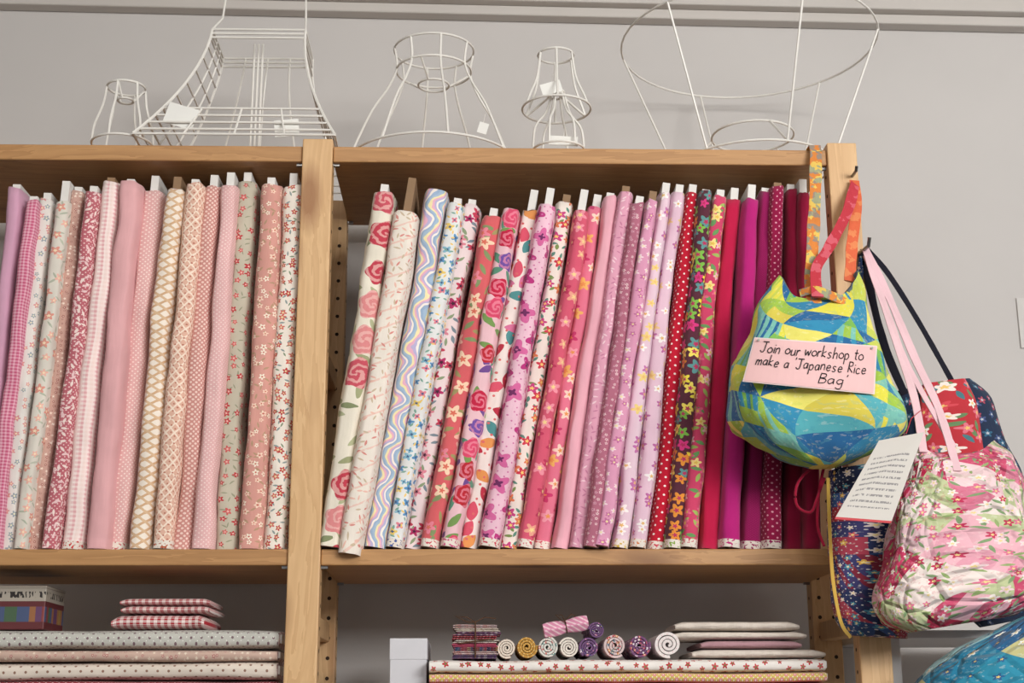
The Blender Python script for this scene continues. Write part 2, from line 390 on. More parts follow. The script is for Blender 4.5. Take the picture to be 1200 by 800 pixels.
Rm=[
 f('fabric_cream_big_rose',(232,224,206),('leaf',30,.44,.14,[(132,142,102),(160,164,122),(176,180,140)]),('rose',18,.46,[(204,80,96),(226,136,138),(198,62,80)],(242,196,188),5,.25,.42),seed=0),
 f('fabric_cream_vine',(236,226,214),('stripe',42,.12,1.05,(236,200,186)),('leaf',110,.5,.15,[(222,140,130),(236,186,168),(236,226,214),(206,184,156)])),
 f('fabric_rainbow_wave',(200,190,220),('wave',54,[(160,188,214),(242,226,170),(232,172,196),(184,176,216),(246,234,224),(150,176,208)])),
 f('fabric_butterfly_blue',(226,228,228),('flower',60,.42,[(90,150,200),(240,206,100),(130,186,210),(230,130,146)],(70,96,140),4),('leaf',90,.3,.12,[(244,204,104),(124,172,156)]),selv=(60,90,160)),
 f('fabric_white_poppy',(232,212,214),('leaf',60,.4,.13,[(120,138,150),(138,156,120)]),('flower',44,.44,[(200,60,88),(224,132,150),(184,50,104)],(70,36,56))),
 f('fabric_coral_bloom',(220,94,100),('leaf',42,.42,.15,[(160,150,96),(132,150,100)]),('flower',28,.43,[(244,178,160),(236,130,150),(246,208,176)],(226,110,90)),selv=sv),
 f('fabric_strawberry_rose',(238,190,200),('leaf',36,.5,.2,[(90,150,124),(120,156,84),(116,76,150)]),('rose',27,.52,[(204,34,70),(226,70,108),(196,40,54),(116,80,170)],(246,150,172),5,.25,.12),seed=0,selv=(200,40,120)),
 f('fabric_retro_leaf',(240,226,220),('leaf',34,.5,.27,[(224,84,108),(234,150,80),(80,148,150),(222,114,158),(194,50,72)]),('dots',64,.12,(224,106,106),.6)),
 f('fabric_pink_butterfly',(238,190,210),('flower',27,.5,[(196,52,130),(220,100,160)],(114,46,98),4),('dots',100,.13,(214,116,168),.5),selv=sv),
 f('fabric_cream_posy',(234,222,212),('leaf',70,.35,.15,[(90,144,126),(120,146,80)]),('flower',48,.44,[(210,56,78),(228,122,80),(204,64,132)],(244,208,110))),
 f('fabric_coral_daisy',(220,86,114),('flower',38,.44,[(240,142,160),(240,162,138),(198,54,92)],(246,210,140)),selv=sv),
 f('fabric_pink_orange_bloom',(228,116,144),('flower',38,.46,[(204,56,110),(238,182,96),(238,156,174),(244,214,196)],(232,150,80)),selv=sv),
 f('fabric_pale_pink_plain',(236,170,186)),
 f('fabric_pink_filigree',(226,158,184),('leaf',120,.44,.13,[(242,206,216),(204,124,158)])),
 f('fabric_mauve_sprig',(178,102,126),('flower',130,.36,[(232,200,204),(210,156,172)],(140,68,94))),
 f('fabric_pink_lace',(222,150,184),('flower',72,.42,[(242,214,224),(198,106,158)],(246,228,160))),
 f('fabric_lilac_meadow',(228,198,214),('flower',46,.43,[(250,240,238),(240,212,126),(196,108,172)],(236,190,110)),selv=(200,170,60)),
 f('fabric_lilac_bud',(228,190,210),('flower',46,.4,[(242,236,236),(190,100,162),(236,200,134)],(230,180,104)),selv=(210,120,60)),
 f('fabric_red_polka',(198,24,50),('dots',105,.17,(246,234,230)),selv=sv),
 f('fabric_rainbow_dark',(92,44,60),('flower',50,.62,[(236,218,60),(124,190,70),(222,54,130),(234,144,50),(246,224,90),(90,150,150)],(190,50,96)),selv=(120,160,40)),
 f('fabric_crimson_garden',(214,66,106),('leaf',60,.42,.18,[(104,156,92),(158,186,90)]),('flower',46,.43,[(244,184,196),(232,98,136),(248,220,134)],(234,194,76)),selv=sv),
 f('fabric_crimson_plain',(198,26,72)),
 f('fabric_magenta_plain',(188,30,120),selv=(190,40,120)),
 f('fabric_plum_plain',(152,24,90),('dots',400,.2,(170,38,106)),selv=(150,30,90)),
 f('fabric_wine_polka',(154,22,70),('dots',130,.18,(232,160,184)),selv=(150,30,90)),
 f('fabric_wine_plain',(144,16,54)),
 f('fabric_dark_red',(156,20,60)),
]
Rd=[(385,450,224,216),(411,477,248,208),(439,513,222,0),(462,534,238,232),(482,554,240,234),(503,578,252,244),(527,601,246,0),(549,622,246,222),(574,643,238,220),(598,664,236,228),(616,683,246,222),(635,700,242,228),(656,716,230,226),(675,734,224,218),(692,751,236,230),(709,766,234,224),(728,780,226,214),(749,796,224,216),(770,812,224,216),(790,828,222,0),(810,844,230,222),(832,861,232,220),(858,880,232,216),(881,897,224,220),(906,914,218,214),(930,929,222,216),(952,944,226,210)]
brow('fabric_bolt_row.001',[(a,b,c,d,m) for (a,b,c,d),m in zip(Rd,Rm)],643,[-.012,-.02,.004,.0,.022,.003,.0,.014,-.006,.02,.004,.024,.012,.0])
# ------------------------------------------------------------ wire lampshade frames
WIRE=plain('white_wire_enamel',(244,242,236),.35,0,.04)
TAG=plain('paper_tag_white',(240,240,236),.8,0,.02)
zR=zT+.018
riser=MB(); riser.box((cx1+.005,.05,zT+.0003),(rx0-.004,DEP-.01,zR)); riser.obj('riser_board',[WH],bevel=.001)
riser=MB(); riser.box((lx1+.01,.05,zT+.0003),(cx0-.004,DEP-.01,zR)); riser.obj('riser_board.001',[WH],bevel=.001)
wr=.0019
def ringp(c,r,z,n=48): return [Vector((c[0]+r*math.cos(2*math.pi*k/n),c[1]+r*math.sin(2*math.pi*k/n),z)) for k in range(n)]
def shade(name,pcx,Yc,prof,nsp,a0,rings,fit=None,tags=()):
    mb=MB(); pr=[]
    for py,r in prof:
        if py is None: z=zR+wr
        else: z=P(pcx,py,Yc).z
        pr.append((r*SC(pcx,120,Yc),z))
    X=P(pcx,120,Yc).x
    for i in rings: mb.tube(ringp((X,Yc),pr[i][0],pr[i][1]),wr,6,0,True)
    sm=cat(pr,8)
    for k in range(nsp):
        a=a0+2*math.pi*k/nsp
        mb.tube([Vector((X+r*math.cos(a),Yc+r*math.sin(a),z)) for r,z in sm],wr,6)
    if fit:
        py,rp,att=fit; z=P(pcx,py,Yc).z; r=rp*SC(pcx,120,Yc)
        mb.tube(ringp((X,Yc),r,z),wr,6,0,True)
        ra,za=pr[att]
        for k in range(3):
            a=a0+2*math.pi*k/3
            mb.tube([Vector((X+r*math.cos(a),Yc+r*math.sin(a),z)),Vector((X+ra*math.cos(a),Yc+ra*math.sin(a),za))],wr,6)
    for (tx,ty,tw,th,rot) in tags:
        p=P(tx,ty,Yc-pr[0][0]*.6)
        xf=Matrix.Translation(p)@Matrix.Rotation(rot,4,'Y')@Matrix.Rotation(.12,4,'X')
        w=tw*.0013;h=th*.0013
        mb.box((-w/2,-.0004,-h/2),(w/2,.0004,h/2),1,xf)
        mb.tube([p+Vector((0,0,h/2-.003)),p+Vector((.004,.01,h/2+.02))],.0004,4)
    return mb.obj(name,[WIRE,TAG],smooth=False)
shade('lampshade_frame',147,.05,[(None,35),(150,33),(125,25),(103,22)],6,.3,[0,3],fit=(118,9,3))
shade('lampshade_frame.001',508,.125,[(None,97),(140,74),(108,54),(84,44),(60,47)],8,.2,[0,3,4],fit=(100,18,3),tags=[(566,150,12,14,.3)])
shade('lampshade_frame.002',654,.06,[(None,30),(150,27),(132,14),(108,7)],6,.1,[0,3],tags=[(660,165,36,12,.05)])
shade('lampshade_frame.003',652,.062,[(128,40),(118,36),(95,26),(65,21)],6,.5,[0,3],fit=(112,10,0),tags=[(646,103,26,15,-.3)])
shade('lampshade_frame.004',880,.135,[(None,88),(52,149)],6,.75,[0,1],fit=(160,47,0))
# rectangular pagoda frame
mb=MB(); Yc=.13; s=SC(290,120,Yc); X=P(292,120,Yc).x
zb=zR+wr; zt=P(300,52,Yc).z
def rect(wx,wy,z,cx=0):
    return [Vector((X+cx-wx,Yc-wy,z)),Vector((X+cx+wx,Yc-wy,z)),Vector((X+cx+wx,Yc+wy,z)),Vector((X+cx-wx,Yc+wy,z))]
def rtube(q,r=wr):
    for i in range(4): mb.tube([q[i],q[(i+1)%4]],r,6)
def prof(t):
    k=(1-t)**1.7
    return (54+57*k)*s,(38+52*k)*s,zb+(zt-zb)*t,(14*t)*s
for t in(0,.05,.12,.19,.26,.93,.965,1.0):
    wx,wy,z,c=prof(t); rtube(rect(wx,wy,z,c))
for i in range(4):
    mb.tube([rect(*prof(t/12)[:3],prof(t/12)[3])[i] for t in range(13)],wr*1.3,6)
for side in(0,2,3):
    for fr in((.25,.5,.75) if side!=3 else (.3,.6)):
        pts=[]
        for t in range(13):
            q=rect(*prof(t/12)[:3],prof(t/12)[3]); pts.append(q[side].lerp(q[(side+1)%4],fr))
        if side==0: pts=pts[:4]
        mb.tube(pts,wr,6)
for t in(.4,.52,.64,.76,.86):
    q=rect(*prof(t)[:3],prof(t)[3]); mb.tube([q[3],q[0]],wr,6); mb.tube([q[1],q[2]],wr,6)
for dx in(-.007,.007,0): mb.tube([Vector((X+.012+dx,Yc,zb)),Vector((X+.012+dx,Yc,zt))],wr,6)
q=rect(*prof(1)[:3],prof(1)[3])
mb.tube([q[0]+Vector((0,0,0)),q[0]+Vector((.012,.02,.03)),q[0]+Vector((.014,.04,.1)),q[1]+Vector((-.1,.04,.17)),q[1]+Vector((-.008,.04,.13)),q[1]+Vector((-.003,.02,.04)),q[1]],wr,6)
for (tx,ty,tw,th,rot) in((212,136,38,28,.3),(336,150,30,22,-.1)):
    p=P(tx,ty,Yc-.11); xf=Matrix.Translation(p)@Matrix.Rotation(rot,4,'Y'); w=tw*.0013;h=th*.0013
    mb.box((-w/2,-.0004,-h/2),(w/2,.0004,h/2),1,xf)
mb.obj('wire_basket_frame',[WIRE,TAG])
# ------------------------------------------------------------ bags
def bagmesh(name,rows,Yc,ry,mats,sd,parent=None,sq=.8,top=None,N=64,wrk=.006,sm=6):
    rr=cat([tuple(list(r)+[k]) for r,k in zip(rows,ry)],sm)
    out=[]; vl=[0]; prevc=None; circ=0
    R=len(rr)
    for i,(xl,yl,xr,yr,d) in enumerate(rr):
        a=P(xl,yl,Yc); b=P(xr,yr,Yc); c=(a+b)/2; h=(b-a)/2
        if prevc is not None: vl.append(vl[-1]+max((c-prevc).length,.003))
        prevc=c; circ=max(circ,4*h.length*.9)
        r=[]
        for k in range(N):
            ph=2*math.pi*k/N; cs,sn=math.cos(ph),math.sin(ph)
            X=math.copysign(abs(cs)**sq,cs); Y=math.copysign(abs(sn)**sq,sn)
            p=c+h*X+Vector((0,-1,0))*d*Y
            if top: p.z+=top(cs,sn,i/(R-1))
            nrm=Vector((cs,-sn,0))
            w=wrk*(nz(p.x*22+sd,p.y*22,p.z*12)+.7*nz(p.x*55+sd,p.y*50,p.z*20))
            p+=nrm*w
            r.append(p)
        out.append(r)
    mb=MB(); bs=mb.grid(out,lambda i,j:(circ*j/N,vl[i]),True,0)
    mb.cap([bs+(R-1)*N+k for k in range(N)])
    inn=[[p+(c0-p)*.06+Vector((0,0,-.002)) for p in row] for row,c0 in ((out[i],sum(out[i],Vector())/N) for i in range(0,min(6,R)))]
    mb.grid([out[0]]+inn,lambda i,j:(circ*j/N,.01*i),True,1)
    return mb.obj(name,mats,parent,smooth=True)
LIN=f('lining_cotton',(90,110,120))
BATIK=f('patchwork_batik',(60,130,170),('tri',25,[(44,128,170),(224,216,64),(80,172,184),(156,194,64),(50,108,164),(230,222,100),(116,190,176),(196,206,76),(48,140,182),(120,182,78),(214,198,70),(36,100,156)],.42,.16,.7),wr=.55)
ORB=f('strap_orange_batik',(222,130,56),('mottle',45,(232,204,90),.8),('mottle',70,(70,140,150),.6))
REDB=f('strap_red_batik',(196,52,66),('mottle',50,(220,100,116),.7))
rice=empty('rice_bag')
rows=[(913,342,1005,336),(898,360,1012,358),(880,390,1018,390),(864,420,1028,420),(855,448,1040,450),(856,472,1050,476),(861,494,1055,496),(878,512,1046,514),(904,530,1024,530),(932,542,1002,541),(950,547,984,547)]
ry=[.012,.024,.044,.058,.066,.070,.068,.060,.048,.034,.018]
def rtop(cs,sn,t):
    g=max(0,1-t/.2)
    return g*(.042*abs(cs)**3-.016)
bagmesh('bag_body',rows,-.092,ry,[BATIK,LIN],3,rice,top=rtop,wrk=.009,sq=.62,sm=5)
def ppath(pts,n=8): return [P(a,b,c) for a,b,c in cat(pts,n)]
mb=MB()
mb.ribbon(ppath([(956,178,-.010),(955,230,-.035),(952,290,-.07),(950,330,-.09),(955,356,-.108)]),.019,.0018,0)
a=P(956,178,-.010)
mb.ribbon([a,Vector((a.x,-.006,zT+.004)),Vector((a.x,.012,zT+.0045)),Vector((a.x,.035,zT+.0045))],.019,.0018,0)
mb.ribbon(ppath([(1002,214,-.012),(992,250,-.045),(970,292,-.08),(956,316,-.1),(958,348,-.118)]),.016,.002,1)
mb.ribbon(ppath([(1001,212,-.012),(1003,245,-.03),(998,290,-.06),(996,330,-.09)]),.017,.0018,2)
mb.ribbon(ppath([(938,344,-.1),(955,340,-.112),(972,346,-.116),(990,354,-.11)]),.012,.003,0)
ORB2=f('strap_orange_plain',(224,100,62),('mottle',60,(234,150,90),.6))
mb.obj('bag_straps',[ORB,REDB,ORB2],rice,smooth=False)
# hand written label
PINK=plain('label_paper_pink',(238,194,194),.8,0,.02); INK=plain('black_ink',(25,22,28),.6); BORD=plain('label_edge',(245,225,222),.8)
lab=empty('workshop_sign')
c00=(870,447);c10=(1025,462);c11=(1028,405);c01=(884,395)
def LP(u,v,off=0):
    x=(c00[0]*(1-u)+c10[0]*u)*(1-v)+(c01[0]*(1-u)+c11[0]*u)*v
    y=(c00[1]*(1-u)+c10[1]*u)*(1-v)+(c01[1]*(1-u)+c11[1]*u)*v
    return P(x,y,-.178+.02*(2*u-1)**2-off)
mb=MB(); mb.grid([[LP(i/16,j/6) for i in range(17)] for j in range(7)],lambda i,j:(j/16,i/6),False,1)
mb.grid([[LP(.01+.98*i/16,.025+.95*j/6,.0008) for i in range(17)] for j in range(7)],lambda i,j:(j/16,i/6),False,0)
mb.obj('sign_paper',[PINK,BORD],lab)
G={'J':[[(.05,.95),(.65,.95)],[(.4,.95),(.4,.15),(.22,0),(.03,.15)]],
'o':[[(.25,.5),(.05,.35),(.05,.12),(.25,0),(.45,.12),(.45,.35),(.25,.5)]],
'i':[[(.1,.5),(.1,0)],[(.1,.7),(.13,.74)]],
'n':[[(.05,.5),(.05,0)],[(.05,.3),(.2,.5),(.38,.42),(.4,0)]],
'u':[[(.05,.5),(.07,.1),(.22,0),(.4,.15),(.4,.5)],[(.4,.5),(.42,0)]],
'r':[[(.05,.5),(.05,0)],[(.05,.28),(.18,.48),(.33,.46)]],
'w':[[(0,.5),(.13,0),(.28,.38),(.42,0),(.56,.5)]],
'k':[[(.05,1),(.05,0)],[(.38,.5),(.05,.22),(.4,0)]],
's':[[(.36,.45),(.2,.52),(.08,.4),(.2,.27),(.35,.15),(.22,0),(.04,.06)]],
'h':[[(.05,1),(.05,0)],[(.05,.3),(.22,.5),(.38,.4),(.4,0)]],
'p':[[(.05,.5),(.05,-.4)],[(.05,.4),(.25,.52),(.42,.3),(.28,.02),(.05,.08)]],
't':[[(.18,.85),(.16,.1),(.3,0)],[(0,.55),(.36,.55)]],
'm':[[(.05,.5),(.05,0)],[(.05,.3),(.18,.5),(.28,.4),(.29,0)],[(.29,.3),(.43,.5),(.53,.4),(.55,0)]],
'a':[[(.4,.45),(.2,.5),(.05,.28),(.15,.02),(.36,.15),(.4,.5)],[(.4,.5),(.43,0)]],
'e':[[(.06,.25),(.4,.3),(.3,.5),(.12,.45),(.05,.2),(.18,0),(.4,.08)]],
'c':[[(.38,.42),(.2,.5),(.05,.25),(.18,0),(.4,.08)]],
'g':[[(.4,.45),(.2,.5),(.05,.28),(.18,.04),(.38,.15)],[(.4,.5),(.4,-.25),(.22,-.42),(.04,-.3)]],
'R':[[(.08,.95),(.06,0)],[(.06,.95),(.4,.9),(.4,.6),(.08,.5),(.48,0)]],
'B':[[(.08,.95),(.06,0)],[(.06,.95),(.4,.88),(.36,.58),(.08,.5),(.45,.4),(.42,.08),(.06,0)]],
"'":[[(.08,1),(.04,.8)]]}
W={'i':.22,'m':.68,'w':.68,'J':.72,"'":.2,' ':.4,'t':.42,'r':.42}
mb=MB()
def line(txt,u0,v0,u1,h):
    tot=sum(W.get(c,.56) for c in txt); sx=(u1-u0)/tot; x=0
    for c in txt:
        jy=random.uniform(-.015,.015)
        for st in G.get(c,[]):
            pts=cat([(u0+(x+a+.12*b)*sx,v0+b*h+jy) for a,b in st],4 if len(st)>2 else 2)
            mb.tube([LP(a,b,.0016) for a,b in pts],.0007,5)
        x+=W.get(c,.56)
line('Join our workshop to',.07,.68,.9,.24); line("make a 'Japanese Rice",.06,.40,.93,.23); line("Bag'",.56,.12,.79,.22)
mb.obj('handwriting',[INK],lab)
mb=MB()
for u,v in((.04,.95),(.96,.95)):
    mb.tube([LP(u,v,.001),LP(u,v,.005)],.0016,10)
mb.obj('pins',[plain('pin_head',(190,200,190),.3)],lab)
# tote bags
FLOR=f('patchwork_floral_quilt',(238,200,206),('tri',15,[(238,204,208),(208,76,112),(236,176,190),(188,34,72),(238,222,216),(218,120,148),(230,190,198),(202,54,96),(228,156,176),(190,200,150)],.55,.25,.35),('leaf',70,.42,.12,[(130,160,112),(150,176,110)]),('flower',64,.38,[(200,50,90),(240,230,226),(224,112,148),(240,212,216)],(240,214,140)),quilt=34,wr=.8)
PKL=f('strap_pink_cotton',(228,188,197))
tote=empty('tote_bag')
rows=[(1076,522,1163,516),(1064,545,1184,540),(1052,585,1200,580),(1042,630,1212,625),(1031,675,1222,665),(1026,706,1222,694),(1038,730,1205,712),(1064,741,1180,722)]
bagmesh('bag_body',rows,-.115,[.012,.03,.042,.05,.056,.056,.045,.02],[FLOR,PKL],11,tote,sq=.66,top=lambda c,s,t:-max(0,1-t/.15)*.018*(1-abs(c)**2),wrk=.011)
mb=MB()
mb.ribbon(ppath([(1014,292,-.03),(1028,335,-.05),(1052,405,-.08),(1072,470,-.105),(1082,530,-.135)]),.0115,.002)
mb.ribbon(ppath([(1014,292,-.03),(1040,345,-.05),(1072,420,-.08),(1100,480,-.105),(1122,552,-.148)]),.0115,.002)
mb.ribbon(ppath([(1014,300,-.03),(1035,355,-.05),(1060,420,-.08),(1086,470,-.1),(1118,524,-.12)]),.0075,.002)
mb.obj('bag_handles',[PKL],tote)
NAVY=f('patchwork_navy_mix',(50,60,100),('tri',22,[(40,50,90),(170,50,62),(56,84,140),(32,42,72),(60,60,110),(130,40,60),(44,70,120),(170,60,80)],.1,.1,.2),('flower',70,.34,[(214,94,102),(230,214,206),(70,140,164),(220,170,74)],(244,220,130)),('dots',150,.13,(205,200,200)))
YEL=f('lining_yellow',(206,166,70))
t2=empty('tote_bag.001')
bagmesh('bag_body',[(968,552,1052,540),(968,600,1052,598),(972,670,1056,668),(980,722,1060,730),(994,744,1064,748)],-.045,[.02,.028,.03,.03,.012],[NAVY,YEL],21,t2,sq=.6,wrk=.005)
mb=MB(); mb.ribbon(ppath([(970,560,-.079),(972,620,-.081),(976,680,-.081),(985,728,-.078),(996,746,-.06)]),.005,.002); mb.obj('bag_piping',[YEL],t2)
mb=MB(); mb.ribbon(ppath([(1010,300,-.012),(1000,380,-.012),(985,470,-.012),(982,560,-.03)]),.01,.002); mb.obj('bag_handle',[NAVY],t2)
REDF=f('fabric_red_folk',(190,50,60),('leaf',52,.42,.17,[(70,120,130),(100,134,90)]),('flower',44,.42,[(222,110,130),(236,222,214),(212,70,82)],(232,190,104)))
NVP=f('fabric_navy_floral',(36,50,76),('flower',60,.4,[(50,100,130),(66,84,130),(170,70,90)],(180,190,200)))
BLK=f('strap_black',(28,28,40))
t3=empty('tote_bag.002')
bagmesh('bag_body',[(1050,458,1136,444),(1050,490,1158,468),(1054,540,1182,530),(1074,610,1200,590),(1110,690,1214,670),(1150,735,1214,722)],-.0,[.014,.03,.036,.04,.036,.012],[NVP,BLK],31,t3,sq=.7)
bagmesh('bag_panel',[(1082,450,1130,444),(1078,480,1142,470),(1078,520,1150,518),(1095,580,1164,575)],-.035,[.008,.012,.014,.01],[REDF,BLK],33,t3,sq=.6,wrk=.003)
mb=MB()
mb.ribbon(ppath([(1014,290,.0),(1040,320,.0),(1075,375,-.005),(1115,446,-.012)]),.008,.002)
mb.ribbon(ppath([(1012,292,-.012),(1022,350,-.012),(1038,410,-.012),(1060,462,-.012)]),.012,.002)
mb.obj('bag_handles',[BLK],t3)
mb=MB(); a=P(1013,288,-.05); mb.tube([Vector((rx1-.012,.01,a.z)),Vector((rx1-.008,-.02,a.z)),Vector((rx1-.005,-.05,a.z)),Vector((rx1-.004,-.055,a.z+.012))],.003,8)
mb.tube([Vector((rx1-.01,-.004,P(1001,208,0).z)),Vector((rx1-.01,-.03,P(1001,208,0).z)),Vector((rx1-.01,-.034,P(1001,204,0).z))],.0025,8)
mb.obj('coat_hook',[plain('steel_hook',(140,140,140),.3,1)])
CR=f('cord_crimson',(170,20,56))
mb=MB()
mb.tube(ppath([(972,545,-.05),(950,550,-.06),(934,568,-.06),(934,592,-.06),(950,600,-.06),(958,582,-.06),(966,560,-.05)],10),.0022,8)
mb.tube(ppath([(966,545,-.05),(960,575,-.055),(958,615,-.055),(966,640,-.055)],10),.0022,8)
mb.obj('drawstring_cord',[CR],smooth=True)
# info card
B=NB('printed_card'); uvs=B.sep(B.tc.outputs['UV'])
ln=B.M('LESS_THAN',B.M('FRACT',B.M('MULTIPLY',uvs[1],15.0)),.34)
wd=B.M('GREATER_THAN',B.noise(B.map(B.tc.outputs['UV'],(34,15,1)),1.3,1),.44)
inx=B.M('MULTIPLY',B.M('GREATER_THAN',uvs[0],.12),B.M('LESS_THAN',uvs[0],.88)); iny=B.M('MULTIPLY',B.M('GREATER_THAN',uvs[1],.14),B.M('LESS_THAN',uvs[1],.8))
mk=B.M('MULTIPLY',B.M('MULTIPLY',B.M('MULTIPLY',ln,wd),B.M('MULTIPLY',inx,iny)),.8)
cl=B.mix(mk,lin((200,196,190)),lin((110,108,112))); cl=B.mix(B.M('LESS_THAN',uvs[1],.025),cl,lin((190,50,60)))
B.put(B.b.inputs['Base Color'],cl); B.b.inputs['Roughness'].default_value=.6
mb=MB(); q=[P(978,608,-.2),P(1044,613,-.2),P(1083,506,-.17),P(1030,516,-.17)]
for off in(0,.0008):
    bs=len(mb.v); mb.v+=[p+Vector((0,off,0)) for p in q]; mb.face([bs,bs+1,bs+2,bs+3],[(0,0),(1,0),(1,1),(0,1)])
mb.tube([P(1062,508,-.171),P(1068,490,-.14),P(1080,480,-.118)],.0006,5)
mb.obj('swing_tag_card',[B.m])
# ------------------------------------------------------------ lower shelves
LAY=Matrix(((0,0,1,0),(0,1,0,0),(-1,0,0,0),(0,0,0,1)))
def pile(name,xl,xr,bounds,mats,Yf=.012,w=.2,last=zL):
    e=empty(name); zz=[P((xl+xr)/2,b,Yf).z for b in bounds]
    while zz[-1]-last>.045: zz.append(zz[-1]-.027)
    zz.append(last)
    for i in range(len(zz)-1):
        t=zz[i]-zz[i+1]-.0006; zc=(zz[i]+zz[i+1])/2
        jx=random.uniform(-3,3) if i else 0
        xa=P(xl+jx,760,Yf).x; xb_=P(xr+jx,760,Yf).x
        mb=MB(); xf=Matrix.Translation(Vector((xa,Yf+random.uniform(0,.008),zc)))@LAY
        bolt(mb,xb_-xa,w,t*.95,t*.95,i*2.1+xl,xf,.003,loose=.4)
        mb.obj('bolt_%d'%(i+1),[mats[i%len(mats)],CARD,ENDM],e,smooth=True)
    return zz[0]
g1=f('fabric_mint_dot',(194,194,186),('dots',95,.17,(124,98,106)),('dots',135,.1,(236,236,230)))
g2=f('fabric_beige_pink',(208,176,160),('flower',120,.35,[(190,116,114),(230,212,194)],(240,230,210)))
g3=f('fabric_cream_dot',(224,212,198),('dots',90,.17,(150,114,96)))
g4=f('fabric_red_small',(170,40,58),('dots',150,.2,(232,208,208)))
zl=pile('folded_bolt_stack',-85,326,[736,760,774,796],[g1,g2,g3,g4],.012,.2)
h1=f('fabric_white_strawberry',(234,228,222),('flower',62,.34,[(196,50,62),(210,80,86)],(100,140,80)))
h2=f('fabric_yellow_fan',(214,186,92),('dots',110,.3,(226,134,146)),('dots',220,.2,(246,236,216)))
h3=f('fabric_pink_stack',(212,88,122))
zr=pile('folded_bolt_stack.001',503,968,[771,787,799],[h1,h2,h3,g3],.012,.2)
def fold(mb,x0,x1,z0,z1,Yf,w,sd,mat,layers=3,amp=.003,puff=1.0):
    """folded cloth: S-folded layers, rounded lips to the front"""
    N=28; H=24
    for l in range(layers):
        za=z0+(z1-z0)*l/layers; zb_=z0+(z1-z0)*(l+1)/layers; rows=[]
        jx=amp*1.5*nz(sd,l*5.1,1)
        for i in range(H+1):
            fx=i/H; x=x0+(x1-x0)*fx; e=min(1,min(fx,1-fx)*9+.35)**.5
            r=[]
            for k in range(N):
                ph=2*math.pi*k/N; c,s_=math.cos(ph),math.sin(ph)
                yy=w/2*math.copysign(abs(c)**.5,c); hh=(zb_-za)/2*math.copysign(abs(s_)**.6,s_)*(e if l==layers-1 else .5+.5*e)
                d=amp*nz(x*30+sd,l*3.3+yy*10,sd)
                r.append(Vector((x+jx+.006*nz(sd,l,2*yy),Yf+w/2+yy+2*d*(c<0),(za+zb_)/2+hh+ (d*.6 if l else 0)-(zb_-za)/2*(1-e)*.6)))
            rows.append(r)
        bs=mb.grid(rows,lambda i,j:((x1-x0)*i/H+sd,w*2*abs(j/N-.5)),True,mat)
        mb.cap([bs+k for k in range(N)],mat); mb.cap([bs+H*N+k for k in range(N)],mat)
def X_(px,py,Y): return P(px,py,Y).x
def Z_(py,Y,px=600): return P(px,py,Y).z
GR=f('fabric_red_gingham',(236,220,216),('gingham',100,(176,36,50)))
mb=MB(); Yg=.04
zg=zl+.0006; zm=zg+.022
fold(mb,X_(130,725,Yg),X_(240,725,Yg),zg,zm,Yg,.14,5,0,1,.004); fold(mb,X_(142,708,Yg),X_(246,708,Yg),zm+.001,zm+.012,Yg,.13,9,0,1,.003); fold(mb,X_(138,708,Yg),X_(244,708,Yg),zm+.0125,zm+.024,Yg+.004,.13,14,0,1,.003)
mb.obj('gingham_cloth_pile',[GR],smooth=True)
# thread box
B=NB('thread_box_print'); uvs=B.sep(B.tc.outputs['UV'])
x=B.map(B.tc.outputs['UV'],(110,0,1)); vo=B.vor(x,0)
sp=B.ramp(B.sep(vo['Color'])[0],[lin(c) for c in((130,60,60),(70,96,70),(70,84,120),(150,124,70),(100,64,100),(150,100,64))])
zfr=zl
fr=B.M('MULTIPLY',B.M('GREATER_THAN',uvs[1],zfr+.012),B.M('LESS_THAN',uvs[1],zfr+.034))
cl=B.mix(fr,lin((96,40,44)),sp)
cl=B.mix(B.M('GREATER_THAN',uvs[1],zfr+.042),cl,lin((170,162,150)))
tx=B.M('MULTIPLY',B.M('GREATER_THAN',B.noise(B.map(B.tc.outputs['UV'],(260,90,1)),1,1),.52),B.M('MULTIPLY',B.M('GREATER_THAN',uvs[1],zfr+.047),B.M('LESS_THAN',uvs[1],zfr+.056)))
cl=B.mix(tx,cl,lin((40,34,34)))
B.put(B.b.inputs['Base Color'],cl)
mb=MB(); Yb=.05; z1=Z_(686,Yb,20); mb.box((X_(-30,710,Yb),Yb,zl+.0006),(X_(53,710,Yb),Yb+.1,z1)); mb.box((X_(-30,710,Yb)-.001,Yb-.001,z1-.004),(X_(53,710,Yb)+.001,Yb+.101,z1)); mb.obj('thread_box',[B.m],bevel=.0015)
# white carton
mb=MB(); Yb=.05; zc=Z_(748,Yb); xa,xb_=X_(457,770,Yb),X_(500,770,Yb)
mb.box((xa,Yb,zL+.0005),(xb_,Yb+.2,zc)); mb.box((xa-.0008,Yb-.0008,zc-.03),(xb_+.0008,Yb+.2,zc+.0008))
mb.obj('white_carton',[plain('carton_white',(214,214,220),.7,0,.02)],bevel=.001)
